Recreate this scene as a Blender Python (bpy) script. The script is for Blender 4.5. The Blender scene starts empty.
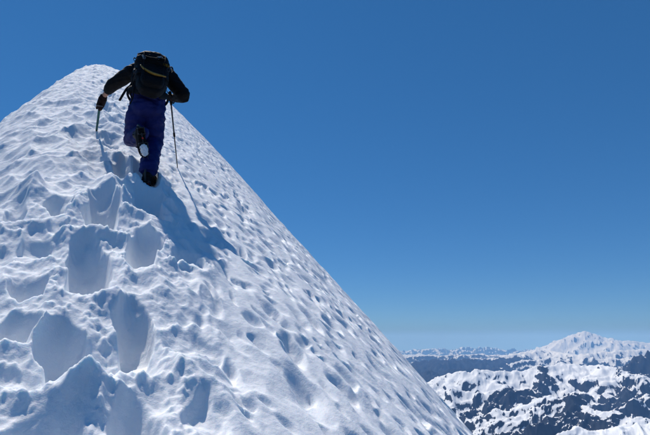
import bpy, bmesh, math, random
import numpy as np
from mathutils import Vector, Matrix

# ------------------------------------------------------------------ scene, camera, sky, sun
sc = bpy.context.scene
COL = sc.collection
sc.render.engine = 'CYCLES'
sc.cycles.use_denoising = True
sc.cycles.max_bounces = 8
sc.cycles.diffuse_bounces = 4
sc.cycles.volume_bounces = 1
sc.view_settings.view_transform = 'Standard'
sc.view_settings.look = 'None'
sc.view_settings.gamma = 1.0
sc.view_settings.exposure = 0.0
sc.view_settings.use_curve_mapping = False

PITCH = math.radians(13.5)
F = 500.0                                     # focal length in pixels of a 650-pixel-wide picture
cam_d = bpy.data.cameras.new('camera')
cam_d.sensor_width = 36.0
cam_d.lens = 36.0 * F / 650.0
cam_d.clip_start = 0.05
cam_d.clip_end = 400000.0
cam = bpy.data.objects.new('camera', cam_d)
cam.location = (0, 0, 0)
cam.rotation_euler = (math.pi / 2 + PITCH, 0, 0)
COL.objects.link(cam)
sc.camera = cam

SUN_EL = math.radians(56.5)
SUN_AZ = math.radians(-37.0)                  # right of the viewing direction (+Y)
world = bpy.data.worlds.new('World')
sc.world = world
world.use_nodes = True
wn = world.node_tree.nodes
wl = world.node_tree.links
wn.clear()
wo = wn.new('ShaderNodeOutputWorld')
wb = wn.new('ShaderNodeBackground')
sky = wn.new('ShaderNodeTexSky')
sky.sky_type = 'NISHITA'
sky.sun_disc = False
sky.sun_elevation = SUN_EL
sky.sun_rotation = SUN_AZ
sky.altitude = 2700.0
sky.air_density = 1.0
sky.dust_density = 0.0
sky.ozone_density = 6.0
wb.inputs['Strength'].default_value = 0.10
hsv = wn.new('ShaderNodeHueSaturation')
hsv.inputs['Saturation'].default_value = 1.22
hsv.inputs['Hue'].default_value = 0.497
wl.new(sky.outputs[0], hsv.inputs['Color'])
gam = wn.new('ShaderNodeGamma')               # thin high-altitude air: flatter from zenith to horizon
gam.inputs['Gamma'].default_value = 0.66
tint = wn.new('ShaderNodeVectorMath')
tint.operation = 'MULTIPLY'
tint.inputs[1].default_value = (0.76, 1.17, 1.60)
wl.new(hsv.outputs[0], gam.inputs['Color'])
wl.new(gam.outputs[0], tint.inputs[0])
wl.new(tint.outputs[0], wb.inputs['Color'])
wl.new(wb.outputs[0], wo.inputs['Surface'])

sun_d = bpy.data.lights.new('sun', 'SUN')
sun_d.energy = 4.4
sun_d.angle = math.radians(0.53)
sun_d.color = (1.0, 0.95, 0.89)
sun = bpy.data.objects.new('sun', sun_d)
sdir = Vector((math.cos(SUN_EL) * math.sin(SUN_AZ), math.cos(SUN_EL) * math.cos(SUN_AZ), math.sin(SUN_EL)))
sun.rotation_euler = sdir.to_track_quat('Z', 'Y').to_euler()
COL.objects.link(sun)

# ------------------------------------------------------------------ helpers
def ray(px, py):
    cx = (px - 325.0) / F
    cy = (217.5 - py) / F
    return np.array([cx, math.cos(PITCH) - math.sin(PITCH) * cy, math.sin(PITCH) + math.cos(PITCH) * cy])

def W(px, py, f):
    return Vector(ray(px, py) * f)

def hash2(ix, iy, seed):
    h = (ix.astype(np.int64) * 374761393 + iy.astype(np.int64) * 668265263 + seed * 974634777) & 0xffffffff
    h = ((h ^ (h >> 13)) * 1274126177) & 0xffffffff
    h = ((h ^ (h >> 16)) * 2246822519) & 0xffffffff
    return ((h ^ (h >> 15)) & 0xffffff) / float(0xffffff)

def perlin(x, y, seed=0):
    ix = np.floor(x); iy = np.floor(y)
    fx = x - ix; fy = y - iy
    u = fx * fx * fx * (fx * (fx * 6 - 15) + 10)
    v = fy * fy * fy * (fy * (fy * 6 - 15) + 10)
    def g(dx, dy):
        a = hash2(ix + dx, iy + dy, seed) * (2 * math.pi)
        return np.cos(a) * (fx - dx) + np.sin(a) * (fy - dy)
    a = g(0, 0); b = g(1, 0); c = g(0, 1); d = g(1, 1)
    return 1.5 * ((a + u * (b - a)) + v * ((c + u * (d - c)) - (a + u * (b - a))))

def fbm(x, y, seed, octv=4, gain=0.5, lac=2.03):
    s = 0; a = 1.0
    for i in range(octv):
        s = s + a * perlin(x, y, seed + i)
        x = x * lac; y = y * lac; a *= gain
    return s

def ridged(x, y, seed, octv=5, gain=0.5, lac=2.07):
    s = 0; a = 1.0; w = 1.0; n = 0
    for i in range(octv):
        r = (1 - np.abs(perlin(x, y, seed + i))) ** 2
        s = s + a * r * w
        w = np.clip(r * 1.4, 0, 1)
        n += a
        x = x * lac; y = y * lac; a *= gain
    return s / n

def worley(x, y, seed, jit=0.9, tail=1.0):
    ix = np.floor(x); iy = np.floor(y)
    f1 = np.full(x.shape, 9.0); f2 = np.full(x.shape, 9.0); cid = np.zeros(x.shape)
    for dx in (-1, 0, 1):
        for dy in (-1, 0, 1):
            cx = ix + dx; cy = iy + dy
            jx = cx + 0.5 + jit * (hash2(cx, cy, seed) - 0.5)
            jy = cy + 0.5 + jit * (hash2(cx, cy, seed + 7) - 0.5)
            ex = x - jx
            d = np.hypot(np.where(ex < 0, ex * tail, ex), y - jy)
            c = hash2(cx, cy, seed + 13)
            near = d < f1
            f2 = np.where(near, f1, np.minimum(f2, d))
            cid = np.where(near, c, cid)
            f1 = np.where(near, d, f1)
    return f1, f2, cid

def sstep(a, b, x):
    t = np.clip((x - a) / (b - a), 0, 1)
    return t * t * (3 - 2 * t)

def smin(a, b, k):
    h = np.clip(0.5 + 0.5 * (b - a) / k, 0, 1)
    return b + (a - b) * h - k * h * (1 - h)

def smax(a, b, k):
    return -smin(-a, -b, k)

def grid_mesh(name, X, Y, Z, wrap=False):
    n, m = X.shape
    me = bpy.data.meshes.new(name)
    co = np.stack([X, Y, Z], -1).reshape(-1, 3).astype(np.float32)
    idx = np.arange(n * m).reshape(n, m)
    if wrap:
        idx = np.concatenate([idx, idx[:, :1]], 1)
    q = np.stack([idx[:-1, :-1], idx[:-1, 1:], idx[1:, 1:], idx[1:, :-1]], -1).reshape(-1, 4)
    me.vertices.add(len(co)); me.vertices.foreach_set('co', co.ravel())
    me.loops.add(q.size); me.loops.foreach_set('vertex_index', q.ravel().astype(np.int32))
    me.polygons.add(len(q))
    me.polygons.foreach_set('loop_start', np.arange(0, q.size, 4, dtype=np.int32))
    me.polygons.foreach_set('loop_total', np.full(len(q), 4, dtype=np.int32))
    me.update(calc_edges=True)
    me.shade_smooth()
    return me

def link(name, me, mat=None, parent=None):
    o = bpy.data.objects.new(name, me)
    COL.objects.link(o)
    if mat is not None:
        me.materials.append(mat)
    if parent is not None:
        o.parent = parent
        o.matrix_parent_inverse = Matrix.Identity(4)
        o.matrix_basis = parent_world(parent).inverted()
    return o

def parent_world(p):
    m = p.matrix_basis.copy()
    while p.parent is not None:
        p = p.parent
        m = p.matrix_basis @ m
    return m

def tag(o, label=None, cat=None, group=None, kind=None):
    if label: o['label'] = label
    if cat: o['category'] = cat
    if group: o['group'] = group
    if kind: o['kind'] = kind
    return o

def mat_simple(name, col, rough=0.6, metal=0.0, bump=0.0, bscale=60.0, var=0.0, vscale=12.0):
    m = bpy.data.materials.new(name)
    m.use_nodes = True
    nt = m.node_tree
    b = nt.nodes['Principled BSDF']
    b.inputs['Base Color'].default_value = (*col, 1)
    b.inputs['Roughness'].default_value = rough
    b.inputs['Metallic'].default_value = metal
    if max(col) < 0.2 and metal == 0:
        b.inputs['Specular IOR Level'].default_value = 0.15
    tc = nt.nodes.new('ShaderNodeTexCoord')
    if var > 0:
        n = nt.nodes.new('ShaderNodeTexNoise'); n.inputs['Scale'].default_value = vscale
        n.inputs['Detail'].default_value = 5
        r = nt.nodes.new('ShaderNodeMapRange')
        r.inputs[1].default_value = 0.3; r.inputs[2].default_value = 0.7
        r.inputs[3].default_value = 1 - var; r.inputs[4].default_value = 1 + var
        mx = nt.nodes.new('ShaderNodeVectorMath'); mx.operation = 'SCALE'
        mx.inputs[0].default_value = col
        nt.links.new(tc.outputs['Object'], n.inputs['Vector'])
        nt.links.new(n.outputs['Fac'], r.inputs[0])
        nt.links.new(r.outputs[0], mx.inputs['Scale'])
        nt.links.new(mx.outputs[0], b.inputs['Base Color'])
    if bump > 0:
        n = nt.nodes.new('ShaderNodeTexNoise'); n.inputs['Scale'].default_value = bscale
        n.inputs['Detail'].default_value = 4
        bp = nt.nodes.new('ShaderNodeBump'); bp.inputs['Strength'].default_value = bump
        bp.inputs['Distance'].default_value = 0.01
        nt.links.new(tc.outputs['Object'], n.inputs['Vector'])
        nt.links.new(n.outputs['Fac'], bp.inputs['Height'])
        nt.links.new(bp.outputs[0], b.inputs['Normal'])
    return m

# ------------------------------------------------------------------ the snow arete
SC = 1.1
_d = ray(98, 15)
PHI = math.atan2(-_d[0], _d[1])
M = _d[2] / math.hypot(_d[0], _d[1])           # rise of the crest
A = np.array([-math.sin(PHI), math.cos(PHI)])  # along the crest, uphill
R = np.array([math.cos(PHI), math.sin(PHI)])   # across it, to the right

def softp(t, k, lim):
    t0 = lim / (2 * k)
    return np.where(t < t0, k * t * t, k * t0 * t0 + lim * (t - t0))

def base(s, t):
    s = s / SC; t = t / SC
    ease = 2.43 * np.logaddexp(0, (s - 9.62) / 2.43)            # the crest lies back a little higher up
    u = np.maximum(s - 20.71, 0)
    roll = np.where(u < 4, 0.188 * u * u, 0.188 * 16 + 1.5 * (u - 4))
    t2 = t - 0.0352 * np.clip(s - 8.05, 0, 20)
    C = np.where(t2 > 0, softp(np.abs(t2), 0.1445, 1.07), softp(np.abs(t2), 0.537, 2.9))
    return SC * (-1.5 + M * s - (M - 0.568) * ease - roll - C)

_f = np.linspace(0.4, 30, 9000)
def hit(px, py):
    p = ray(px, py)[None] * _f[:, None]
    z = base(p[:, :2] @ A, p[:, :2] @ R)
    i = int(np.argmax(p[:, 2] < z))
    return p[i] @ np.array([A[0], A[1], 0]), p[i] @ np.array([R[0], R[1], 0])

# boot holes: pixel of the near lip, half width in pixels, pixel row where the far wall ends, depth below the lip
HOLES = [
    (140, 462, 44, 380, .06), (40, 470, 44, 402, .05), (136, 357, 25, 291, .07), (66, 376, 33, 318, .07),
    (88, 292, 30, 230, .07), (143, 265, 21, 226, .06), (102, 226, 21, 190, .06), (150, 214, 19, 182, .05),
    (24, 300, 20, 270, .03), (18, 345, 22, 312, .04), (36, 250, 22, 226, .03), (196, 350, 12, 332, .02),
    (60, 215, 15, 198, .03), (12, 222, 13, 206, .02), (200, 425, 16, 396, .02), (186, 262, 14, 246, .02),
    (124, 175, 11, 160, .04), (110, 150, 11, 138, .03), (118, 128, 10, 119, .02),
    (104, 112, 8, 104, .02), (109, 97, 7, 91, .02),
]
HL = []
for (px, py, hw, ytop, dep) in HOLES:
    s0, t0 = hit(px, py)
    s1, t1 = hit(px, ytop)
    s2, t2 = hit(px + hw, py)
    HL.append((s0, t0, s1, t1, max(abs(t2 - t0), 0.06) * 1.12, dep))
FOOT = W(146, 183, 5.2)
FS = FOOT.x * A[0] + FOOT.y * A[1]; FT = FOOT.x * R[0] + FOOT.y * R[1]

def snow(s, t):
    z = base(s, t)
    near = 1 - sstep(28, 50, np.maximum(np.abs(s), np.abs(t) * 4))
    far = sstep(6, 12, s)
    rough = (1 - sstep(0.45, 1.15, t + 0.20 * perlin(s * 0.9, t * 0.9, 91))) * near
    right = np.maximum(1 - rough, 0) * near
    dented = sstep(0.40, 0.85, t + 0.15 * perlin(s * 1.1, t * 1.1, 93))
    ws = s + 0.06 * perlin(s * 3.1, t * 3.1, 5) + 0.012 * perlin(s * 9, t * 9, 6)
    wt = t + 0.06 * perlin(s * 3.1, t * 3.1, 15) + 0.012 * perlin(s * 9, t * 9, 16)
    # undulation
    z = z + near * (0.060 * perlin(s * 1.3, t * 1.7, 1) * (0.3 + 0.9 * rough))
    # lumpy trodden snow and sun cups
    f1, f2, cd = worley(ws / 0.34, wt / 0.26, 21)
    cup = np.minimum(f1, 1.0) ** 2
    z = z + rough * (0.145 - 0.055 * far) * (cup - 0.25) * (1.0 + 0.6 * perlin(s * 1.9, t * 2.3, 25))
    g1, g2, cd = worley(ws / 0.15 + 3.3, wt / 0.12 + 1.7, 23)
    z = z + rough * (0.026 + 0.014 * far) * (np.minimum(g1, 1) ** 2 - 0.25) * (0.9 + 0.9 * perlin(s * 2.7, t * 3.1, 27))
    z = z + rough * 0.042 * fbm(s * 3.0, t * 3.6, 31, 3, 0.42)
    # sun-cup dents on the smooth right flank
    for (cs, ct, dep, seed, cov, sk) in ((0.27, 0.165, 0.036, 41, 0.62, 0.10), (0.16, 0.095, 0.022, 47, 0.72, 0.16), (0.46, 0.30, 0.042, 53, 0.30, 0.05)):
        h1, h2, cid = worley(ws / cs, (wt + sk * ws) / ct, seed, 0.9, 0.62)
        rad = 0.34 + 0.22 * (cid * 7.3 % 1.0)
        dent = (1 - sstep(0.0, 1.0, h1 / rad)) * (cid < cov) * sstep(0.0, 0.18, h2 - h1)
        z = z - 1.4 * near * dented * dep * dent * (0.5 + 0.7 * (cid * 3.7 % 1.0))
    z = z + near * right * 0.014 * fbm(s * 2.6, (t + 0.1 * s) * 5.2, 61, 3)
    # boot holes kicked into the slope
    wu = 0.055 * perlin(s * 3.6, t * 3.6, 71) + 0.016 * perlin(s * 8.5, t * 8.5, 73) + 0.005 * fbm(s * 17, t * 17, 72, 2)
    wv = 0.055 * perlin(s * 3.6, t * 3.6, 77) + 0.016 * perlin(s * 8.5, t * 8.5, 79) + 0.005 * fbm(s * 17, t * 17, 78, 2)
    relief = 0.030 * perlin(s * 5.5, t * 5.5, 85) + 0.008 * perlin(s * 15, t * 15, 86)
    crumb = fbm(s * 13, t * 13, 88, 3)
    inside = np.zeros_like(z); rimz = np.zeros_like(z)
    for (s0, t0, s1, t1, w, dep) in HL + [(FS - 0.13, FT, FS + 0.36, FT - .02, 0.13, 0.10)]:
        msk = (s > s0 - 0.5) & (s < s1 + 0.5) & (np.abs(t - (t0 + t1) / 2) < w + 0.6)
        if not msk.any():
            continue
        ss = s[msk]; tt = t[msk]
        ds = s1 - s0
        u = ss - s0 + wu[msk]
        v = tt - (t0 + (t1 - t0) * np.clip(u / ds, 0, 1)) + wv[msk]
        floor = float(base(np.array(s0), np.array(t0))) - dep
        ztop = float(base(np.array(s1), np.array(t1)))
        L = 0.46 * ds
        wid = w * (1.0 - 0.22 * np.clip(u / ds, 0, 1) ** 2)
        ub = u + 0.75 * w * (v / wid) ** 2
        back = (ztop - floor) * (np.maximum(ub - L, 0) / (ds - L)) ** 1.5
        side = (ztop - floor) * (np.maximum(np.abs(v) / wid - 0.5, 0) / 0.5) ** 1.6
        front = np.maximum(-u, 0) * 2.0
        hole = floor + np.sqrt(back ** 2 + side ** 2 + front ** 2) + relief[msk]
        zz = z[msk]
        # a low crumbly rim pushed up round the hole
        e = np.maximum(np.maximum(np.abs(v) - wid, u - ds), -u - 0.05)
        rm = np.exp(-((e - 0.045) / 0.055) ** 2) * (0.028 * (0.6 + 0.9 * perlin(ss * 5, tt * 5, 83)) + 0.017 * np.maximum(crumb[msk], 0))
        sz = min(1.0, w / 0.16)
        zz = zz + rm * sz
        rimz[msk] = np.maximum(rimz[msk], np.exp(-((e - 0.02) / 0.07) ** 2) * sz)
        inside[msk] = np.maximum(inside[msk], sstep(-0.01, 0.04, zz - hole))
        z[msk] = smin(zz, hole, 0.032)
    # crumbs and grain
    rim_only = 1 - 0.85 * inside
    grain = fbm(s * 33, t * 33, 105, 2)
    z = z + 0.010 * np.maximum(grain, 0) * rimz * rim_only
    z = z + near * rim_only * (0.25 + 0.75 * rough) * (0.0036 * fbm(s * 24, t * 24, 95, 3))
    lump = np.maximum(perlin(ws * 11, wt * 11, 99), 0) ** 2 + 0.6 * np.maximum(perlin(ws * 21, wt * 21, 103), 0) ** 2
    z = z + rough * rim_only * 0.013 * lump
    return z

def axis(parts):
    out = []
    for a, b, n in parts:
        out.append(np.linspace(a, b, n, endpoint=False))
    return np.concatenate(out)

sN = 1.1 * np.exp(np.linspace(0, math.log(27.0 / 1.1), 1000))
s_ax = np.concatenate([-1.1 * np.exp(np.linspace(math.log(1500), math.log(1.0), 40)), np.linspace(-1.0, 1.09, 60), sN, 27 * np.exp(np.linspace(0.01, math.log(40), 30))])
t_ax = np.concatenate([-1.6 * np.exp(np.linspace(math.log(500), 0.03, 40)), np.linspace(-1.6, -0.6, 90, endpoint=False),
                       np.linspace(-0.6, 1.2, 400, endpoint=False), np.linspace(1.2, 3.2, 330, endpoint=False),
                       np.linspace(3.2, 5.6, 150, endpoint=False), 5.6 * np.exp(np.linspace(0, math.log(350), 50))])
S, T = np.meshgrid(s_ax, t_ax, indexing='ij')
Zs = snow(S, T)
Zs = np.maximum(Zs, -2100.0)
Xs = S * A[0] + T * R[0]; Ys = S * A[1] + T * R[1]
me = grid_mesh('snow_slope', Xs, Ys, Zs)
me.flip_normals()

def snow_material():
    m = bpy.data.materials.new('snow')
    m.use_nodes = True
    nt = m.node_tree
    b = nt.nodes['Principled BSDF']
    b.inputs['Roughness'].default_value = 0.85
    b.inputs['Specular IOR Level'].default_value = 0.08
    b.inputs['Subsurface Weight'].default_value = 0.5
    b.inputs['Subsurface Scale'].default_value = 0.03
    b.inputs['Subsurface Radius'].default_value = (0.55, 0.8, 1.0)
    tc = nt.nodes.new('ShaderNodeTexCoord')
    n1 = nt.nodes.new('ShaderNodeTexNoise'); n1.inputs['Scale'].default_value = 3.0; n1.inputs['Detail'].default_value = 6
    cr = nt.nodes.new('ShaderNodeValToRGB')
    cr.color_ramp.elements[0].position = 0.35; cr.color_ramp.elements[0].color = (0.81, 0.835, 0.86, 1)
    cr.color_ramp.elements[1].position = 0.65; cr.color_ramp.elements[1].color = (0.86, 0.88, 0.895, 1)
    n2 = nt.nodes.new('ShaderNodeTexNoise'); n2.inputs['Scale'].default_value = 160.0; n2.inputs['Detail'].default_value = 4
    bp = nt.nodes.new('ShaderNodeBump'); bp.inputs['Strength'].default_value = 0.5; bp.inputs['Distance'].default_value = 0.004
    n3 = nt.nodes.new('ShaderNodeTexNoise'); n3.inputs['Scale'].default_value = 38.0; n3.inputs['Detail'].default_value = 5
    bp2 = nt.nodes.new('ShaderNodeBump'); bp2.inputs['Strength'].default_value = 0.35; bp2.inputs['Distance'].default_value = 0.012
    for n in (n1, n2, n3):
        nt.links.new(tc.outputs['Object'], n.inputs['Vector'])
    nt.links.new(n1.outputs['Fac'], cr.inputs[0])
    nt.links.new(cr.outputs[0], b.inputs['Base Color'])
    nt.links.new(n2.outputs['Fac'], bp.inputs['Height'])
    nt.links.new(n3.outputs['Fac'], bp2.inputs['Height'])
    nt.links.new(bp.outputs[0], bp2.inputs['Normal'])
    nt.links.new(bp2.outputs[0], b.inputs['Normal'])
    return m
M_SNOW = snow_material()
tag(link('snow_slope', me, M_SNOW), 'steep trodden snow ridge with boot holes rising to a rounded top', kind='structure')

# ------------------------------------------------------------------ the far mountains
# ridge lines: [(px, py, distance km)], slope toward the viewer, slope away, snow cover 0..1
RIDGES = [
    ([(415, 392, 12.6), (436, 379, 13), (444, 375, 13), (456, 371.5, 13), (468, 371.5, 13), (480, 369, 13.2), (492, 371.5, 13.3), (505, 371, 13.4), (520, 369.5, 13.5), (533, 366.5, 13.5), (545, 365.5, 13.6), (560, 363, 13.8), (585, 364.5, 13.8), (605, 365, 13.5), (613, 365, 13.2)], .38, .65, .88),
    ([(613, 365, 13.2), (618, 374, 12.7), (623, 383, 12.2), (626, 396, 11.3)], .55, .55, .1),
    ([(545, 366, 13.5), (541, 378, 12.6), (536, 391, 11.8)], .6, .6, .35),
    ([(511, 387, 11.2), (500, 396, 10.9), (486, 409, 10.4), (470, 422, 9.9)], .5, .55, .35),
    ([(511, 387, 11.2), (526, 393, 11.2), (545, 399, 11)], .5, .6, .5),
    ([(670, 426, 7.9), (650, 420, 8.1), (635, 416, 8.3), (610, 411, 8.6), (590, 405, 8.9), (577, 399, 9.2), (567, 392.5, 9.4), (558, 398, 9.3), (540, 405, 9.2), (515, 415, 9), (490, 426, 8.8), (470, 436, 8.6)], .34, .8, .74),
    ([(567, 392.5, 9.4), (572, 407, 8.8), (582, 416, 8.3), (600, 423, 7.8)], .55, .55, .15),
    ([(578, 410, 8.4), (556, 417, 8.1), (532, 425, 7.8), (505, 437, 7.5)], .55, .5, .3),
    ([(660, 424, 7.3), (625, 427, 7.2), (590, 430, 7.1), (560, 437, 7.0)], .3, .4, .95),
    ([(610, 372, 15), (624, 366, 15), (632, 362, 15), (642, 355, 15), (655, 350, 15.4), (680, 352, 15.5), (720, 356, 15.5)], .75, .7, .25),
    ([(618, 384, 12.5), (632, 388, 12), (650, 394, 11.6), (690, 402, 11.2)], .75, .5, .05),
    ([(380, 379, 19), (400, 376, 20), (430, 371, 21), (470, 369, 22), (500, 368, 23)], .3, .3, .0),
    ([(380, 366, 29), (400, 364, 28), (430, 360, 27), (460, 359, 27), (490, 360, 28), (520, 357, 30)], .3, .3, .0),
    ([(380, 358, 42), (420, 356, 42), (450, 355, 43), (480, 353.5, 44), (510, 355, 43)], .3, .3, .25),
    ([(488, 361, 30), (505, 355, 32), (522, 352, 34), (533, 351, 34), (548, 350, 36), (565, 353, 33), (580, 354, 32), (600, 352, 33), (620, 350, 34), (650, 349, 35), (700, 349, 36)], .42, .5, .8),
    ([(515, 362, 26), (540, 358, 27), (570, 357.5, 28), (600, 358, 28), (640, 357, 29), (700, 357, 30)], .45, .5, .6),
    ([(330, 353, 75), (380, 352, 75), (405, 351, 75), (425, 349.5, 75), (440, 349, 73), (455, 348, 72), (468, 347.5, 71), (480, 347, 70), (492, 348.5, 70), (505, 349, 70), (540, 350, 70), (700, 350, 75)], .3, .3, .35),
    ([(522, 352, 52), (540, 347.5, 52), (551, 343, 52), (562, 338.5, 52), (572, 335, 52), (580, 331.8, 52), (585, 330.6, 52), (590, 332, 52), (600, 335, 52), (612, 339, 52), (622, 339.8, 52), (632, 340, 52), (645, 342, 52), (660, 344, 52), (700, 348, 52)], .42, .5, .92),
    ([(562, 338.5, 52), (556, 345, 50), (548, 351, 48)], .42, .42, .7),
    ([(585, 330.6, 52), (590, 340, 50.4), (598, 348, 48.6)], .42, .42, .9),
]

def terrain():
    pxs = np.arange(372, 700, 0.62)
    th_d = np.arctan2((pxs - 325) / F, math.cos(PITCH))
    th_o = np.linspace(th_d[-1] + 0.02, th_d[0] + 2 * math.pi - 0.02, 90)
    th = np.concatenate([th_d, th_o])
    r = np.concatenate([np.linspace(300, 5200, 14), 5500 * np.exp(np.linspace(0, math.log(20000 / 5500), 470, endpoint=False)), 20000 * np.exp(np.linspace(0, math.log(85000 / 20000), 300)), np.linspace(90000, 245000, 14)])
    RR, TH = np.meshgrid(r, th, indexing='ij')
    X = RR * np.sin(TH); Y = RR * np.cos(TH)
    k = 0.001
    wx = X + 300 * fbm(X * k / 2.2, Y * k / 2.2, 201, 3); wy = Y + 300 * fbm(X * k / 2.2, Y * k / 2.2, 205, 3)
    big = ridged(wx * k / 7.0, wy * k / 7.0, 211, 4)
    fine = ridged(wx * k / 2.1, wy * k / 2.1, 221, 6, 0.52)
    H = -2450 + 500 * big + 260 * fine - RR ** 2 / (2 * 6371000.0)     # the Earth curves away
    cover = np.full(X.shape, 0.15)
    cover = np.where(RR > 40000, 0.3, cover)
    top = np.full(X.shape, -1e9)
    sx = X + 150 * fbm(X * k / 0.8, Y * k / 0.8, 241, 3); sy = Y + 150 * fbm(X * k / 0.8, Y * k / 0.8, 245, 3)
    vary = 1 + 0.45 * perlin(X * k / 0.7, Y * k / 0.7, 251) + 0.25 * perlin(X * k / 0.28, Y * k / 0.28, 255)
    for pts, sn, sf, cv in RIDGES:
        P = [W(a, b, c * 1000.0) for a, b, c in pts]
        best = np.full(X.shape, -1e9); dist = np.full(X.shape, 1e9)
        for p, q in zip(P[:-1], P[1:]):
            ex = q.x - p.x; ey = q.y - p.y
            l2 = ex * ex + ey * ey
            u = np.clip(((sx - p.x) * ex + (sy - p.y) * ey) / l2, 0, 1)
            cx = p.x + u * ex; cy = p.y + u * ey
            d = np.hypot(sx - cx, sy - cy)
            nearer = np.hypot(cx, cy) > np.hypot(sx, sy)
            sl = np.where(nearer, sn, sf)
            hgt = p.z + u * (q.z - p.z) - d * sl * (vary if pts[0][2] < 40 else 1.0)
            up = hgt > best
            dist = np.where(up, d, dist)
            best = np.where(up, hgt, best)
        D = pts[len(pts) // 2][2] * 1000.0
        amp = min(max(D * 0.034, 300), 600) * (0.5 if 45000 < D < 51000 or D > 60000 else 1.0) * (0.6 if cv > .8 and D < 45000 else 1.0)
        c0 = 0.10
        if 51000 < D < 60000:
            amp = 750; c0 = 0.12
        if D > 60000:
            amp = 1000; c0 = 0.8
        hh = best + (fine - 0.60) * amp * np.clip(c0 + dist / 900.0, c0, 1.0)
        cover = cover + (cv - cover) * sstep(-120, 120, hh - H)
        H = smax(H, hh, 25.0)
    ra = (0.5 * wx + 0.87 * wy) * 0.5; rb = 0.87 * wx - 0.5 * wy          # ribs run one way
    fine2 = ridged(ra * k / 0.62, rb * k / 0.62, 261, 5, 0.55)
    calm = np.clip(1.45 - cover, 0.5, 1.0)
    H = H + calm * (fine2 - 0.5) * np.where(RR < 20000, 230.0, np.where(RR < 45000, 220.0, 60.0)) * sstep(5000, 6500, RR)
    fine3 = ridged(ra * k / 0.28, rb * k / 0.28, 271, 4, 0.5)
    H = H + calm * (fine3 - 0.5) * np.where(RR < 20000, 46.0, 0.0) * sstep(5000, 6500, RR)
    e1 = np.gradient(H, axis=0) / np.maximum(np.gradient(RR, axis=0), 1)
    e2 = np.gradient(H, axis=1) / np.maximum(np.gradient(TH, axis=1) * RR, 1)
    slope = np.hypot(e1, e2)
    soft = fbm(X * k / 1.1, Y * k / 1.1, 231, 5)
    snowm = 0.5 + (cover - 0.5) * 0.95 + (0.72 - slope) * 0.80 + 0.06 * soft - 0.15 * (fine2 - 0.44)
    snowm = snowm - 0.6 * sstep(-1750, -2150, H) * (RR < 40000)
    snowm = np.where(cover < 0.04, snowm - 0.6, snowm)
    me = grid_mesh('mountains', X, Y, H, wrap=True)
    at = me.attributes.new('snowcover', 'FLOAT', 'POINT')
    at.data.foreach_set('value', snowm.ravel().astype(np.float32))
    return me, float(H.min()), float(H.max())

tm, TMIN, TMAX = terrain()

def mountain_material():
    m = bpy.data.materials.new('alpine_rock_and_snow')
    m.use_nodes = True
    nt = m.node_tree
    b = nt.nodes['Principled BSDF']
    b.inputs['Roughness'].default_value = 0.85
    b.inputs['Specular IOR Level'].default_value = 0.1
    tc = nt.nodes.new('ShaderNodeTexCoord')
    at = nt.nodes.new('ShaderNodeAttribute'); at.attribute_name = 'snowcover'
    n1 = nt.nodes.new('ShaderNodeTexNoise'); n1.inputs['Scale'].default_value = 0.012; n1.inputs['Detail'].default_value = 9
    n1.inputs['Roughness'].default_value = 0.72
    ad = nt.nodes.new('ShaderNodeMath'); ad.operation = 'MULTIPLY_ADD'
    ad.inputs[1].default_value = 0.75
    sb = nt.nodes.new('ShaderNodeMath'); sb.operation = 'SUBTRACT'; sb.inputs[1].default_value = 0.375
    mr = nt.nodes.new('ShaderNodeMapRange'); mr.inputs[1].default_value = 0.47; mr.inputs[2].default_value = 0.53
    n2 = nt.nodes.new('ShaderNodeTexNoise'); n2.inputs['Scale'].default_value = 0.006; n2.inputs['Detail'].default_value = 9
    rock = nt.nodes.new('ShaderNodeValToRGB')
    rock.color_ramp.elements[0].position = 0.35; rock.color_ramp.elements[0].color = (0.006, 0.009, 0.015, 1)
    rock.color_ramp.elements[1].position = 0.7; rock.color_ramp.elements[1].color = (0.024, 0.028, 0.036, 1)
    mx = nt.nodes.new('ShaderNodeMix'); mx.data_type = 'RGBA'
    mx.inputs['B'].default_value = (0.82, 0.84, 0.86, 1)
    nt.links.new(tc.outputs['Object'], n1.inputs['Vector'])
    nt.links.new(tc.outputs['Object'], n2.inputs['Vector'])
    nt.links.new(n1.outputs['Fac'], ad.inputs[0])
    nt.links.new(at.outputs['Fac'], ad.inputs[2])
    nt.links.new(ad.outputs[0], sb.inputs[0])
    nt.links.new(sb.outputs[0], mr.inputs[0])
    nt.links.new(n2.outputs['Fac'], rock.inputs[0])
    nt.links.new(mr.outputs[0], mx.inputs['Factor'])
    nt.links.new(rock.outputs[0], mx.inputs['A'])
    nt.links.new(mx.outputs['Result'], b.inputs['Base Color'])
    return m
tag(link('mountains', tm, mountain_material()), 'snowy rock ranges with a white volcano on the skyline', kind='structure')

# ------------------------------------------------------------------ the air
def haze():
    bm = bmesh.new()
    bmesh.ops.create_cube(bm, size=1.0)
    z0 = min(TMIN, float(Zs.min())) - 2.0; z1 = max(TMAX, 20.0) + 30.0
    for v in bm.verts:
        v.co = Vector((v.co.x * 500000.0, v.co.y * 500000.0, z0 if v.co.z < 0 else z1))
    me = bpy.data.meshes.new('haze'); bm.to_mesh(me); bm.free()
    m = bpy.data.materials.new('clear_mountain_air'); m.use_nodes = True
    nt = m.node_tree; nt.nodes.clear()
    o = nt.nodes.new('ShaderNodeOutputMaterial'); v = nt.nodes.new('ShaderNodeVolumePrincipled')
    v.inputs['Color'].default_value = (0.19, 0.42, 0.84, 1)
    v.inputs['Absorption Color'].default_value = (0.42, 0.42, 0.42, 1)
    v.inputs['Density'].default_value = 2.6e-5
    v.inputs['Anisotropy'].default_value = 0.0
    nt.links.new(v.outputs[0], o.inputs['Volume'])
    m.volume_intersection_method = 'FAST' if hasattr(m, 'volume_intersection_method') else None
    return tag(link('haze', me, m), 'thin blue mountain air over the far ranges', kind='stuff')
haze()

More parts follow.
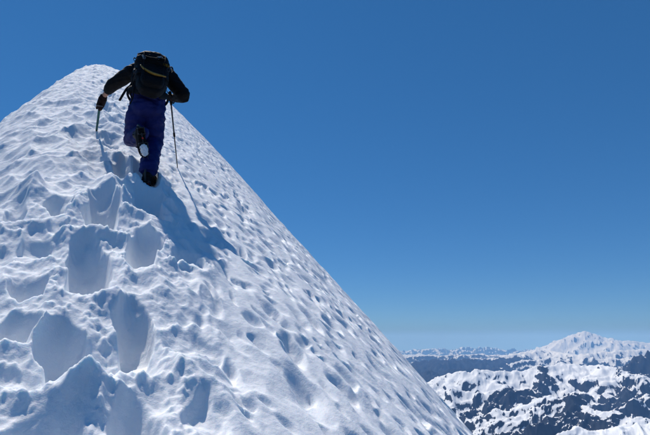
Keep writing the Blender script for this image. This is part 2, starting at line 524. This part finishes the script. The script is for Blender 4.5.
# ------------------------------------------------------------------ figure tools
def J(px, py, d):
    """Point seen at a pixel; d = metres ahead, measured square to the climber's own left-right line."""
    return W(px, py, d + 0.38 * (px - 149) * 0.0108 * (d / 5.4))

def tube(bm, pts, radii, seg=14, lat=None, flat=1.0):
    """A closed round (or flattened) tube with domed ends along a path."""
    pts = [Vector(p) for p in pts]
    n = len(pts)
    tang = []
    for i in range(n):
        a = pts[max(i - 1, 0)]; b = pts[min(i + 1, n - 1)]
        tang.append((b - a).normalized())
    ref = Vector(lat) if lat is not None else (Vector((0, 0, 1)) if abs(tang[0].z) < 0.9 else Vector((1, 0, 0)))
    rings = []
    def ring(c, t, r):
        nonlocal ref
        x = (ref - t * ref.dot(t)).normalized()
        y = t.cross(x)
        if lat is None:
            ref = x
        return [bm.verts.new(c + x * (math.cos(2 * math.pi * k / seg) * r) + y * (math.sin(2 * math.pi * k / seg) * r * flat)) for k in range(seg)]
    for f in (0.25, 0.7, 0.95):
        a = math.asin(f)
        rings.append(ring(pts[0] - tang[0] * (math.cos(a) * radii[0] * flat), tang[0], radii[0] * f))
    for p, t, r in zip(pts, tang, radii):
        rings.append(ring(p, t, r))
    for f in (0.95, 0.7, 0.25):
        a = math.asin(f)
        rings.append(ring(pts[-1] + tang[-1] * (math.cos(a) * radii[-1] * flat), tang[-1], radii[-1] * f))
    for r0, r1 in zip(rings[:-1], rings[1:]):
        for k in range(seg):
            bm.faces.new((r0[k], r0[(k + 1) % seg], r1[(k + 1) % seg], r1[k]))
    bm.faces.new(list(reversed(rings[0])))
    bm.faces.new(rings[-1])

def spline(pts, n=6):
    pts = [Vector(p) for p in pts]
    out = []
    P = [pts[0] * 2 - pts[1]] + pts + [pts[-1] * 2 - pts[-2]]
    for i in range(1, len(P) - 2):
        for k in range(n):
            t = k / n
            out.append(0.5 * ((2 * P[i]) + (P[i + 1] - P[i - 1]) * t + (2 * P[i - 1] - 5 * P[i] + 4 * P[i + 1] - P[i + 2]) * t * t + (3 * P[i] - P[i - 1] - 3 * P[i + 1] + P[i + 2]) * t ** 3))
    out.append(pts[-1])
    return out

def superell(bm, mat, rx, ry, rz, e1=0.5, e2=0.5, nu=28, nv=16, shape=None):
    def sp(c, e):
        return math.copysign(abs(c) ** e, c)
    rows = []
    for j in range(1, nv):
        ph = -math.pi / 2 + math.pi * j / nv
        row = []
        for i in range(nu):
            th = 2 * math.pi * i / nu
            v = Vector((rx * sp(math.cos(ph), e1) * sp(math.cos(th), e2), ry * sp(math.cos(ph), e1) * sp(math.sin(th), e2), rz * sp(math.sin(ph), e1)))
            if shape: v = shape(v)
            row.append(bm.verts.new(mat @ v))
        rows.append(row)
    lo = Vector((0, 0, -rz)); hi = Vector((0, 0, rz))
    if shape: lo = shape(lo); hi = shape(hi)
    lo = bm.verts.new(mat @ lo); hi = bm.verts.new(mat @ hi)
    for a, b in zip(rows[:-1], rows[1:]):
        for i in range(nu):
            bm.faces.new((a[i], a[(i + 1) % nu], b[(i + 1) % nu], b[i]))
    for i in range(nu):
        bm.faces.new((lo, rows[0][(i + 1) % nu], rows[0][i]))
        bm.faces.new((hi, rows[-1][i], rows[-1][(i + 1) % nu]))

def box(bm, mat, cx, cy, cz, sx, sy, sz, bev=0.0):
    r = bmesh.ops.create_cube(bm, size=1.0)
    for v in r['verts']:
        v.co = mat @ Vector((cx + v.co.x * sx, cy + v.co.y * sy, cz + v.co.z * sz))
    if bev > 0:
        ed = list({e for v in r['verts'] for e in v.link_edges})
        bmesh.ops.bevel(bm, geom=ed, offset=bev, segments=2, affect='EDGES', profile=0.6)

def part(name, bm, mat, root, origin=None, voxel=0.0, smooth=0, disp=None, parent=None, flat=False):
    """Turn the bmesh (world coordinates) into a child mesh of root; voxel > 0 fuses it to one skin."""
    bmesh.ops.recalc_face_normals(bm, faces=bm.faces)
    me = bpy.data.meshes.new(name); bm.to_mesh(me); bm.free()
    if voxel > 0:
        tmp = bpy.data.objects.new('tmp', me); COL.objects.link(tmp)
        md = tmp.modifiers.new('r', 'REMESH'); md.mode = 'VOXEL'; md.voxel_size = voxel
        if smooth:
            ms = tmp.modifiers.new('s', 'SMOOTH'); ms.factor = 0.5; ms.iterations = smooth
        dg = bpy.context.evaluated_depsgraph_get()
        me2 = bpy.data.meshes.new_from_object(tmp.evaluated_get(dg))
        bpy.data.objects.remove(tmp); bpy.data.meshes.remove(me)
        me = me2; me.name = name
    if disp is not None:
        n = len(me.vertices)
        co = np.empty(n * 3, np.float32); no = np.empty(n * 3, np.float32)
        me.vertices.foreach_get('co', co); me.vertex_normals.foreach_get('vector', no)
        co = co.reshape(-1, 3); no = no.reshape(-1, 3)
        co = co + no * disp(co.astype(float))[:, None]
        me.vertices.foreach_set('co', co.astype(np.float32).ravel())
    org = Vector(origin) if origin is not None else Vector(root.location)
    me.transform(Matrix.Translation(-org))
    me.update()
    if not flat:
        me.shade_smooth()
    me.materials.clear(); me.materials.append(mat)
    o = bpy.data.objects.new(name, me); COL.objects.link(o)
    if root is not None:
        o.parent = parent or root
        base_org = Vector(root.location)
        if parent is not None:
            base_org = base_org + Vector(parent.location)
        o.location = org - base_org
    else:
        o.location = org
    return o

def folds(amp, f, seed):
    def d(co):
        u = co[:, 0] * 0.9 + co[:, 1] * 0.44
        a = fbm(u * f + 5, co[:, 2] * f * 1.6, seed, 3)
        b = perlin(co[:, 1] * f * 0.9 + co[:, 0] * f * 0.4, co[:, 2] * f * 2.4, seed + 9)
        return amp * (a + 0.8 * (1 - 2 * np.abs(b)))
    return d

M_JACKET = mat_simple('black_softshell', (0.005, 0.005, 0.006), 0.75, bump=0.4, bscale=90)
M_TROUSER = mat_simple('navy_shell_cloth', (0.011, 0.017, 0.115), 0.6, bump=0.3, bscale=70, var=0.2, vscale=9)
M_BOOT = mat_simple('black_boot_leather', (0.006, 0.006, 0.007), 0.5, bump=0.3, bscale=120)
M_SOLE = mat_simple('black_rubber', (0.010, 0.010, 0.011), 0.8, bump=0.4, bscale=90)
M_STEEL = mat_simple('crampon_steel', (0.05, 0.05, 0.055), 0.5, 0.6, bump=0.1)
M_RED = mat_simple('red_enamel', (0.55, 0.03, 0.02), 0.4, bump=0.1)
M_GLOVE = mat_simple('dark_red_black_glove', (0.014, 0.005, 0.006), 0.7, bump=0.5, bscale=120, var=0.5, vscale=30)
M_SKIN = mat_simple('skin', (0.42, 0.22, 0.15), 0.55, bump=0.15, bscale=200, var=0.08, vscale=30)
M_HAIR = mat_simple('dark_hair', (0.02, 0.014, 0.01), 0.5, bump=0.8, bscale=250)
M_HAT = mat_simple('black_knit', (0.014, 0.014, 0.016), 0.9, bump=0.8, bscale=160)
M_PACK = mat_simple('black_pack_nylon', (0.005, 0.005, 0.006), 0.7, bump=0.5, bscale=110)
M_WEB = mat_simple('black_webbing', (0.007, 0.007, 0.008), 0.7, bump=0.5, bscale=300)
M_YELLOW = mat_simple('amber_piping', (0.36, 0.18, 0.015), 0.55, bump=0.2, bscale=200)
M_PALE = mat_simple('pale_reflective_tab', (0.62, 0.64, 0.66), 0.4, bump=0.1)
M_AXE = mat_simple('green_anodised_shaft', (0.025, 0.11, 0.095), 0.4, 0.5, bump=0.15, bscale=150)
M_POLE = mat_simple('grey_pole_alloy', (0.05, 0.055, 0.06), 0.45, 0.6, bump=0.1)
M_GRIP = mat_simple('black_foam_grip', (0.015, 0.015, 0.015), 0.9, bump=0.4, bscale=200)

# ------------------------------------------------------------------ the climber
LAT = Vector((R[0], R[1], 0))          # climber's right
FWD = Vector((A[0], A[1], 0))          # uphill
UP = Vector((0, 0, 1))
P_waist = J(148, 97, 5.50); P_neck = J(150, 67, 5.86)
SPINE = (P_neck - P_waist).normalized()
hipL, hipR = J(140, 106, 5.50), J(154.5, 106, 5.50)
kneeL, kneeR = J(132, 141, 5.72), J(154.5, 141, 5.62)
ankL, ankR = J(141, 133, 5.31), J(148, 170, 5.27)
shL, shR = J(131, 73, 5.78), J(167, 75, 5.78)
elL, elR = J(112.5, 85, 6.00), J(183.5, 95.5, 5.66)
wrL, wrR = J(103.5, 97, 6.18), J(175, 98, 5.82)
headC = J(150, 64.5, 6.03)

ROOT_AT = FOOT.copy()

def hand(bm, wrist, centre, axis, rad, grip_r, k):
    """Palm plus five separate fingers closed round an axis through centre."""
    axis = axis.normalized()
    to = (wrist - centre); n = (to - axis * to.dot(axis)).normalized()
    b = axis.cross(n)
    palm = centre + n * (grip_r + 0.018)
    tube(bm, [wrist, wrist.lerp(palm, 0.5), palm], [0.030 * k, 0.034 * k, 0.032 * k], 12)
    lens = (0.9, 1.0, 0.97, 0.8)
    for i in range(4):
        o = axis * ((1.5 - i) * 0.0215)
        pts = [palm + o * 0.8]
        for j in range(6):
            a = (0.45 + j * 0.52 * lens[i])
            pts.append(centre + o + (n * math.cos(a) + b * math.sin(a)) * (grip_r + rad * 0.8))
        tube(bm, pts, [rad * 1.15] * 2 + [rad] * 3 + [rad * 0.9] * 2, 8)
    th = [palm + axis * 0.015 - b * 0.012, palm + axis * 0.030 - b * 0.034]
    for a in (-0.9, -1.6, -2.1):
        th.append(centre + axis * 0.035 + (n * math.cos(a) + b * math.sin(a)) * (grip_r + rad))
    tube(bm, th, [rad * 1.4, rad * 1.35, rad * 1.2, rad * 1.1, rad], 8)

gripL = J(99.5, 107.5, 6.27)
axis_L = (FWD + Vector((0, 0, 0.15))).normalized()
gripR = J(170.5, 98, 5.84)
# where the tools meet the snow
def on_snow(px, py):
    d = ray(px, py); f = np.linspace(3, 9, 1500); p = d[None] * f[:, None]
    z = snow((p[:, :2] @ A).copy(), (p[:, :2] @ R).copy())
    i = int(np.argmax(p[:, 2] < z))
    return Vector(p[i])
poleTip = on_snow(177.5, 168)
axis_R = (gripR - poleTip).normalized()

# body: one continuous skin
bm = bmesh.new()
for h, kn, an in ((hipL, kneeL, ankL), (hipR, kneeR, ankR)):
    tube(bm, [h + SPINE * .02, h.lerp(kn, .5), kn, kn.lerp(an, .4), an], [.088, .076, .056, .056, .040])
tube(bm, [hipL.lerp(hipR, .5) - SPINE * .03, P_waist, P_waist.lerp(P_neck, .55), P_waist.lerp(P_neck, .9)], [.125, .125, .15, .13], 18, LAT, .60)
for sh, el, wr in ((shL, elL, wrL), (shR, elR, wrR)):
    tube(bm, [sh.lerp(P_neck, .45), sh, sh.lerp(el, .5), el, el.lerp(wr, .35), wr], [.05, .058, .046, .037, .038, .027], 12)
HD = (SPINE * 0.75 + UP * 0.2 + FWD * 0.35).normalized()
tube(bm, [P_neck - SPINE * .03, headC - HD * .06], [.056, .052], 12)
facing = (FWD - HD * FWD.dot(HD)).normalized()
HM = Matrix.Translation(headC) @ Matrix((LAT, facing, HD)).transposed().to_4x4()
superell(bm, HM, .074, .096, .116, 1, 1)
superell(bm, HM @ Matrix.Translation((0, .035, -.06)), .052, .058, .055, 1, 1)
tube(bm, [HM @ Vector((0, .09, .01)), HM @ Vector((0, .112, -.025))], [.010, .015], 8)
for sx in (-1, 1):
    superell(bm, HM @ Matrix.Translation((sx * .076, -.005, -.01)), .010, .020, .032, 1, 1, 12, 8)
    superell(bm, HM @ Matrix.Translation((sx * .031, .082, .008)), .014, .012, .009, 1, 1, 10, 8)
tube(bm, [HM @ Vector((-.022, .094, -.062)), HM @ Vector((.022, .094, -.062))], [.006, .006], 6)
hand(bm, wrL, gripL, axis_L, .0085, .012, .9)
hand(bm, wrR, gripR, axis_R, .0085, .016, .9)
person = part('person', bm, M_SKIN, None, ROOT_AT, voxel=.0075, smooth=2)
tag(person, 'climber in black jacket and blue trousers stepping up the snow ridge with one boot lifted', 'person')

bm = bmesh.new()
mid = hipL.lerp(hipR, .5)
for h, kn, an, cuff in ((hipL, kneeL, ankL, .072), (hipR, kneeR, ankR, .094)):
    e = an.lerp(kn, -.02 if an is ankL else .06)
    tube(bm, [h + SPINE * .03, h.lerp(kn, .35), h.lerp(kn, .75), kn, kn.lerp(an, .25), kn.lerp(an, .6), e], [.112, .110, .100, .092, .088, .086, cuff], 18)
tube(bm, [mid - SPINE * .03, mid + SPINE * .04, P_waist, P_waist + SPINE * .06], [.168, .178, .176, .165], 22, LAT, .72)
part('trousers', bm, M_TROUSER, person, voxel=.0095, smooth=4, disp=folds(.012, 9, 301))

bm = bmesh.new()
tube(bm, [P_waist + SPINE * .10, P_waist + SPINE * .12, P_waist.lerp(P_neck, .35), P_waist.lerp(P_neck, .65), P_waist.lerp(P_neck, .9)], [.180, .184, .188, .195, .15], 22, LAT, .72)
tube(bm, [P_neck - SPINE * .06, P_neck + SPINE * .015], [.085, .068], 14)
tube(bm, [sh for sh in (shL.lerp(P_neck, .7), shL, shL.lerp(elL, .5), elL, elL.lerp(wrL, .25), elL.lerp(wrL, .42))], [.09, .086, .076, .070, .064, .054], 16)
q = spline([shR.lerp(P_neck, .7), shR, shR.lerp(elR, .5), elR, elR.lerp(wrR, .45), elR.lerp(wrR, .9)], 4)
tube(bm, q, list(np.interp(np.arange(len(q)) / 4.0, range(6), [.09, .092, .084, .078, .070, .054])), 16)
part('jacket', bm, M_JACKET, person, voxel=.0095, smooth=3, disp=folds(.006, 11, 311))

# knit hat and hair at the nape
bm = bmesh.new()
superell(bm, HM @ Matrix.Translation((0, -.006, .022)), .085, .106, .108, 1, 1, shape=lambda v: Vector((v.x, v.y, max(v.z, -.035))))
part('knit_hat', bm, M_HAT, person, voxel=.007, smooth=2)
bm = bmesh.new()
superell(bm, HM @ Matrix.Translation((0, -.035, -.035)), .072, .068, .055, 1, 1)
part('hair', bm, M_HAIR, person, voxel=.007, smooth=1, disp=folds(.004, 40, 321))

for wr, c, ax, gr in ((wrL, gripL, axis_L, .014), (wrR, gripR, axis_R, .018)):
    bm = bmesh.new()
    hand(bm, wr, c, ax, .0135, gr, 1.45)
    el = elL if wr is wrL else elR
    if wr is wrL:
        tube(bm, [wr.lerp(c, .22), wr.lerp(c, .4)], [.050, .046], 14)
        tube(bm, [wr.lerp(c, .35), wr.lerp(c, .8)], [.047, .046], 14)
    part('glove', bm, M_GLOVE, person, voxel=.0048, smooth=2)

# boots with crampons
def boot(Mx, snowball):
    o0 = Mx @ Vector((0, 0, 0))
    bm = bmesh.new()
    tube(bm, [Mx @ Vector(p) for p in ((-.020, 0, .07), (-.018, 0, .115), (-.024, 0, .150))], [.056, .055, .054], 16)
    tube(bm, [Mx @ Vector(p) for p in ((-.055, 0, .062), (.02, 0, .068), (.10, 0, .060), (.165, 0, .050))], [.046, .052, .052, .042], 16)
    for k in range(5):
        x = .045 + .012 * k * 1.6
        tube(bm, [Mx @ Vector((x, -.028, .112 - .009 * k)), Mx @ Vector((x, .028, .112 - .009 * k))], [.004, .004], 6)
    b = part('boot', bm, M_BOOT, person, o0, voxel=.006, smooth=2)
    # sole: outline extruded, with lugs
    out = [(-.105, -.022), (-.108, .022), (-.085, .040), (-.02, .036), (.05, .041), (.11, .052), (.165, .046), (.205, .020), (.208, -.012), (.175, -.040), (.11, -.050), (.05, -.038), (-.02, -.036), (-.085, -.040)]
    op = spline([Vector((x, y, 0)) for x, y in out + out[:1]], 3)[:-1]
    bm = bmesh.new()
    lo = [bm.verts.new(Mx @ Vector((p.x, p.y, .004))) for p in op]
    hi = [bm.verts.new(Mx @ Vector((p.x * 1.01, p.y * 1.04, .034))) for p in op]
    n = len(op)
    for i in range(n):
        bm.faces.new((lo[i], lo[(i + 1) % n], hi[(i + 1) % n], hi[i]))
    bm.faces.new(lo); bm.faces.new(hi)
    for i in range(9):
        x = -.09 + i * .033
        if -.005 < x < .03: continue
        for sy in (-1, 1):
            box(bm, Mx, x, sy * .024, .000, .020, .026, .012, .002)
    part('sole', bm, M_SOLE, person, o0, parent=b, flat=True)
    # crampon
    bm = bmesh.new()
    for x0, x1, w in ((-.095, -.03, .034), (.06, .19, .045)):
        for sy in (-1, 1):
            tube(bm, [Mx @ Vector((x0, sy * w, -.006)), Mx @ Vector((x1, sy * w * (.8 if x1 > .1 else 1), -.006))], [.005, .005], 8)
        for x in (x0, x1):
            tube(bm, [Mx @ Vector((x, -w, -.007)), Mx @ Vector((x, w, -.007))], [.005, .005], 8)
    tube(bm, [Mx @ Vector((-.04, 0, -.008)), Mx @ Vector((.08, 0, -.008))], [.008, .008], 8, flat=.5)
    for x, w in ((-.092, .034), (-.035, .034), (.062, .044), (.115, .046), (.165, .040)):
        for sy in (-1, 1):
            tube(bm, [Mx @ Vector((x, sy * w, -.004)), Mx @ Vector((x, sy * w * 1.03, -.040))], [.007, .0012], 6)
    for sy in (-1, 1):
        tube(bm, [Mx @ Vector((.185, sy * .02, -.004)), Mx @ Vector((.235, sy * .022, -.018))], [.006, .0012], 6)
    tube(bm, [Mx @ Vector((-.10, 0, .0)), Mx @ Vector((-.125, 0, .06)), Mx @ Vector((-.118, 0, .10))], [.012, .011, .010], 8)
    part('crampon', bm, M_STEEL, person, o0, parent=b)
    bm = bmesh.new()
    box(bm, Mx, .012, 0, -.014, .018, .014, .010, .002)
    part('length_lock', bm, M_RED, person, o0, parent=b)
    for sx, z in ((.10, .06), (-.03, .125)):
        bm = bmesh.new()
        ring = [Mx @ Vector((sx, .062 * math.sin(a), z - .012 + .060 * math.cos(a))) for a in np.linspace(-2.3, 2.3, 14)]
        tube(bm, ring, [.006] * 14, 6, flat=.6)
        part('crampon_strap', bm, M_WEB, person, o0, parent=b)
    if snowball:
        bm = bmesh.new()
        superell(bm, Mx @ Matrix.Translation((.135, .003, -.012)), .062, .040, .020, .8, .8)
        part('packed_snow', bm, M_SNOW, person, o0, voxel=.004, smooth=1, disp=lambda c: .006 * fbm(c[:, 0] * 45 + c[:, 1] * 30, c[:, 2] * 45, 331, 3), parent=b)
    return b

toeL = (J(145.5, 157, 5.26) - J(141, 130, 5.22)).normalized()
zz = (kneeL - ankL); zz = (zz - toeL * zz.dot(toeL)).normalized()
cen = J(142, 137, 5.19)
boot(Matrix.Translation(cen) @ Matrix((toeL, zz.cross(toeL), zz)).transposed().to_4x4(), True)
toeR = (FWD + Vector((0, 0, .06)) + LAT * .45).normalized()
zz = (UP - toeR * UP.dot(toeR)).normalized()
boot(Matrix.Translation(ankR - zz * .125 + toeR * .03) @ Matrix((toeR, zz.cross(toeR), zz)).transposed().to_4x4(), False)

# ------------------------------------------------------------------ the rucksack on the climber's back
BK = (SPINE.cross(LAT)).normalized()
if BK.dot(FWD) > 0: BK = -BK
PO = P_waist - SPINE * .115 + BK * .20
PM = Matrix.Translation(PO) @ Matrix((LAT, BK, SPINE)).transposed().to_4x4()
pack = bpy.data.objects.new('backpack', None); pack.empty_display_size = .2
COL.objects.link(pack); pack.location = PO
tag(pack, 'black rucksack with a curved amber trim worn on the climber\'s back', 'backpack')
def pv(x, y, z): return PM @ Vector((x, y, z))
bm = bmesh.new()
def taper(v):
    k = 1 - .22 * max(0, (-v.z) / .24) + .04 * (v.z / .24)
    return Vector((v.x * k, v.y * k, v.z))
superell(bm, PM @ Matrix.Translation((0, 0, .17)), .168, .115, .275, .55, .6, 36, 22, taper)
body_p = part('main_compartment', bm, M_PACK, pack, voxel=.009, smooth=2, disp=folds(.006, 10, 341))
bm = bmesh.new()
superell(bm, PM @ Matrix.Translation((0, .075, .08)), .118, .060, .15, .6, .6, 28, 18)
part('front_pocket', bm, M_PACK, pack, voxel=.008, smooth=2, disp=folds(.004, 14, 347))
bm = bmesh.new()
superell(bm, PM @ Matrix.Translation((0, .015, .375)), .180, .148, .120, .7, .75, 36, 20, lambda v: Vector((v.x, v.y, v.z + .025 * (1 - (v.x / .17) ** 2))))
lid = part('lid', bm, M_PACK, pack, voxel=.008, smooth=2, disp=folds(.007, 12, 353))
bm = bmesh.new()
arc = spline([pv(-.132, .128, .190), pv(-.092, .142, .115), pv(-.02, .150, .060), pv(.05, .150, .050), pv(.125, .136, .070)], 6)
tube(bm, arc, [.007 + .007 * math.sin(math.pi * i / (len(arc) - 1)) for i in range(len(arc))], 8)
part('amber_trim', bm, M_YELLOW, pack)
for (x, y, z, a, m) in ((.112, .156, .262, .3, M_YELLOW), (.145, .125, .30, .9, M_YELLOW), (-.150, .08, .455, .4, M_YELLOW)):
    bm = bmesh.new()
    box(bm, PM @ Matrix.Translation((x, y, z)) @ Matrix.Rotation(a, 4, 'Y'), 0, 0, 0, .030, .016, .014, .004)
    part('pull_tab', bm, m, pack)
for (x, y, z, a) in ((-.110, .158, .315, 1.3), (.050, .172, .345, -.6)):
    bm = bmesh.new()
    Mb = PM @ Matrix.Translation((x, y, z)) @ Matrix.Rotation(a, 4, 'Y')
    box(bm, Mb, 0, 0, 0, .042, .014, .020, .005)
    box(bm, Mb, .026, 0, 0, .012, .009, .012, .003)
    part('buckle', bm, M_PALE, pack)
for sx in (-1, 1):
    bm = bmesh.new()
    tube(bm, spline([pv(sx * .10, .130, .46), pv(sx * .11, .166, .36), pv(sx * .10, .150, .18), pv(sx * .085, .125, -.02)], 5), [.011] * 16, 8, flat=.3)
    part('lid_strap', bm, M_WEB, pack)
    for z in (.10, .27):
        bm = bmesh.new()
        tube(bm, spline([pv(sx * .10, .115, z), pv(sx * .158, .07, z + .01), pv(sx * .172, -.02, z + .02), pv(sx * .15, -.10, z + .02)], 4), [.010] * 13, 8, flat=.3)
        part('side_strap', bm, M_WEB, pack)
    bm = bmesh.new()
    s0 = shL if sx < 0 else shR
    tube(bm, spline([pv(sx * .06, -.10, .40), s0.lerp(P_neck, .42) + SPINE * .085, s0.lerp(P_neck, .35) + SPINE * .01 - BK * .135, P_waist + LAT * (sx * .15) + SPINE * .20 - BK * .145, P_waist + LAT * (sx * .185) + SPINE * .08 - BK * .02, pv(sx * .13, -.10, .03)], 6), [.028] * 31, 10, flat=.35)
    part('shoulder_strap', bm, M_WEB, pack)
    bm = bmesh.new()
    tube(bm, spline([pv(sx * .10, -.07, .0), P_waist + LAT * (sx * .19) + BK * .06, P_waist + LAT * (sx * .205) - BK * .03, P_waist + LAT * (sx * .12) - BK * .14, P_waist + LAT * (sx * .0) - BK * .165], 6), [.036] * 25, 10, flat=.35)
    part('hip_belt', bm, M_WEB, pack)
def loose(pts, r, fl=.35):
    bm = bmesh.new()
    q = spline(pts, 5)
    tube(bm, q, [r] * len(q), 8, flat=fl)
    part('loose_strap', bm, M_WEB, pack)
loose([pv(-.155, .03, .37), J(132, 83, 5.50), J(126.5, 89, 5.50), J(119.5, 100.5, 5.50)], .014)
loose([pv(-.155, .05, .33), J(132.5, 86, 5.42), J(130.5, 93, 5.42), J(132, 98, 5.42)], .008)
loose([pv(-.15, .07, .28), J(134, 88, 5.38), J(133, 97, 5.38), J(130, 104, 5.40)], .007)
loose([pv(.155, .03, .18), J(166.5, 89, 5.55), J(168, 93, 5.6), J(172, 97.5, 5.7)], .008)
loose([pv(.155, .03, .24), J(167, 85, 5.55), J(171, 91, 5.62)], .007)
loose([pv(-.165, .03, .43), pv(-.195, .05, .42), pv(-.20, .06, .36), pv(-.172, .06, .33)], .007)
loose([pv(.165, .03, .40), pv(.198, .05, .41), pv(.215, .05, .36), pv(.20, .06, .29)], .008)
loose([pv(.16, .05, .30), pv(.19, .07, .27), pv(.185, .07, .20)], .007)
loose([pv(-.16, .06, .22), pv(-.185, .08, .17), pv(-.18, .08, .08), pv(-.195, .07, .02)], .007)
loose([pv(-.10, .16, .33), pv(-.03, .178, .30), pv(.05, .178, .32), pv(.11, .16, .36)], .007)
for (x, y, z) in ((-.178, .10, .10), (.155, .12, .235)):
    bm = bmesh.new()
    q = [pv(x + .016 * math.cos(a), y, z + .034 * math.sin(a)) for a in np.linspace(0, 2 * math.pi, 17)]
    tube(bm, q, [.0038] * 17, 8)
    part('carabiner', bm, M_STEEL, pack)
bm = bmesh.new()
tube(bm, spline([pv(-.04, -.07, .475), pv(-.03, -.06, .525), pv(.03, -.06, .525), pv(.04, -.07, .475)], 5), [.007] * 16, 8, flat=.5)
part('haul_loop', bm, M_WEB, pack)

# ------------------------------------------------------------------ ice axe in the left hand
axeTip = on_snow(96.5, 131)
ad = (gripL - axeTip).normalized()
axe = bpy.data.objects.new('ice_axe', None); COL.objects.link(axe); axe.location = axeTip; axe.empty_display_size = .1
tag(axe, 'ice axe with greenish shaft planted in the snow under the left hand', 'ice axe')
bm = bmesh.new()
tube(bm, [axeTip + ad * .02, gripL - ad * .01], [.0135, .0145], 12, LAT, .75)
part('shaft', bm, M_AXE, axe)
bm = bmesh.new()
tube(bm, [axeTip + ad * .03, axeTip - ad * .05, axeTip - ad * .10], [.0125, .009, .002], 10)
part('spike', bm, M_STEEL, axe)
bm = bmesh.new()
fx = axis_L
tube(bm, spline([gripL - fx * .03, gripL + fx * .05, gripL + fx * .11 - ad * .012, gripL + fx * .17 - ad * .045], 5), [.013] * 6 + [.011] * 5 + [.008, .006, .005, .004, .002], 8, LAT, .5)
part('pick', bm, M_STEEL, axe)
bm = bmesh.new()
AM = Matrix.Translation(gripL - fx * .075 - ad * .008) @ Matrix((LAT, fx, ad)).transposed().to_4x4()
superell(bm, AM, .030, .045, .005, .6, .6, 20, 8, lambda v: Vector((v.x * (1 - v.y / .12), v.y, v.z - 2.2 * v.y * v.y)))
part('adze', bm, M_STEEL, axe)

# ------------------------------------------------------------------ trekking pole in the right hand
pole = bpy.data.objects.new('trekking_pole', None); COL.objects.link(pole); pole.location = poleTip; pole.empty_display_size = .1
tag(pole, 'thin dark trekking pole in the right hand with its tip in the snow', 'trekking pole')
pa = axis_R
LEN = (gripR - poleTip).length
bm = bmesh.new(); tube(bm, [poleTip + pa * .03, poleTip + pa * (LEN * .50)], [.006, .0072], 10); part('lower_shaft', bm, M_POLE, pole)
bm = bmesh.new(); tube(bm, [poleTip + pa * (LEN * .48), gripR - pa * .05], [.0088, .0092], 10); part('upper_shaft', bm, M_POLE, pole)
bm = bmesh.new(); tube(bm, [poleTip + pa * (LEN * .47), poleTip + pa * (LEN * .51)], [.013, .013], 10); part('locking_collar', bm, M_GRIP, pole)
bm = bmesh.new(); tube(bm, [poleTip - pa * .05, poleTip + pa * .035], [.002, .0062], 8); part('tip', bm, M_STEEL, pole)
bm = bmesh.new(); tube(bm, [gripR - pa * .075, gripR - pa * .03, gripR, gripR + pa * .04, gripR + pa * .062], [.014, .0165, .015, .0175, .020], 12); part('grip', bm, M_GRIP, pole)
bm = bmesh.new()
q = spline([gripR + pa * .055, gripR + pa * .02 + LAT * .05, wrR + UP * .035, wrR + LAT * .0 - UP * .03, gripR - UP * .06 + LAT * .03, gripR + pa * .05], 5)
tube(bm, q, [.008] * len(q), 8, flat=.3); part('wrist_strap', bm, M_WEB, pole)
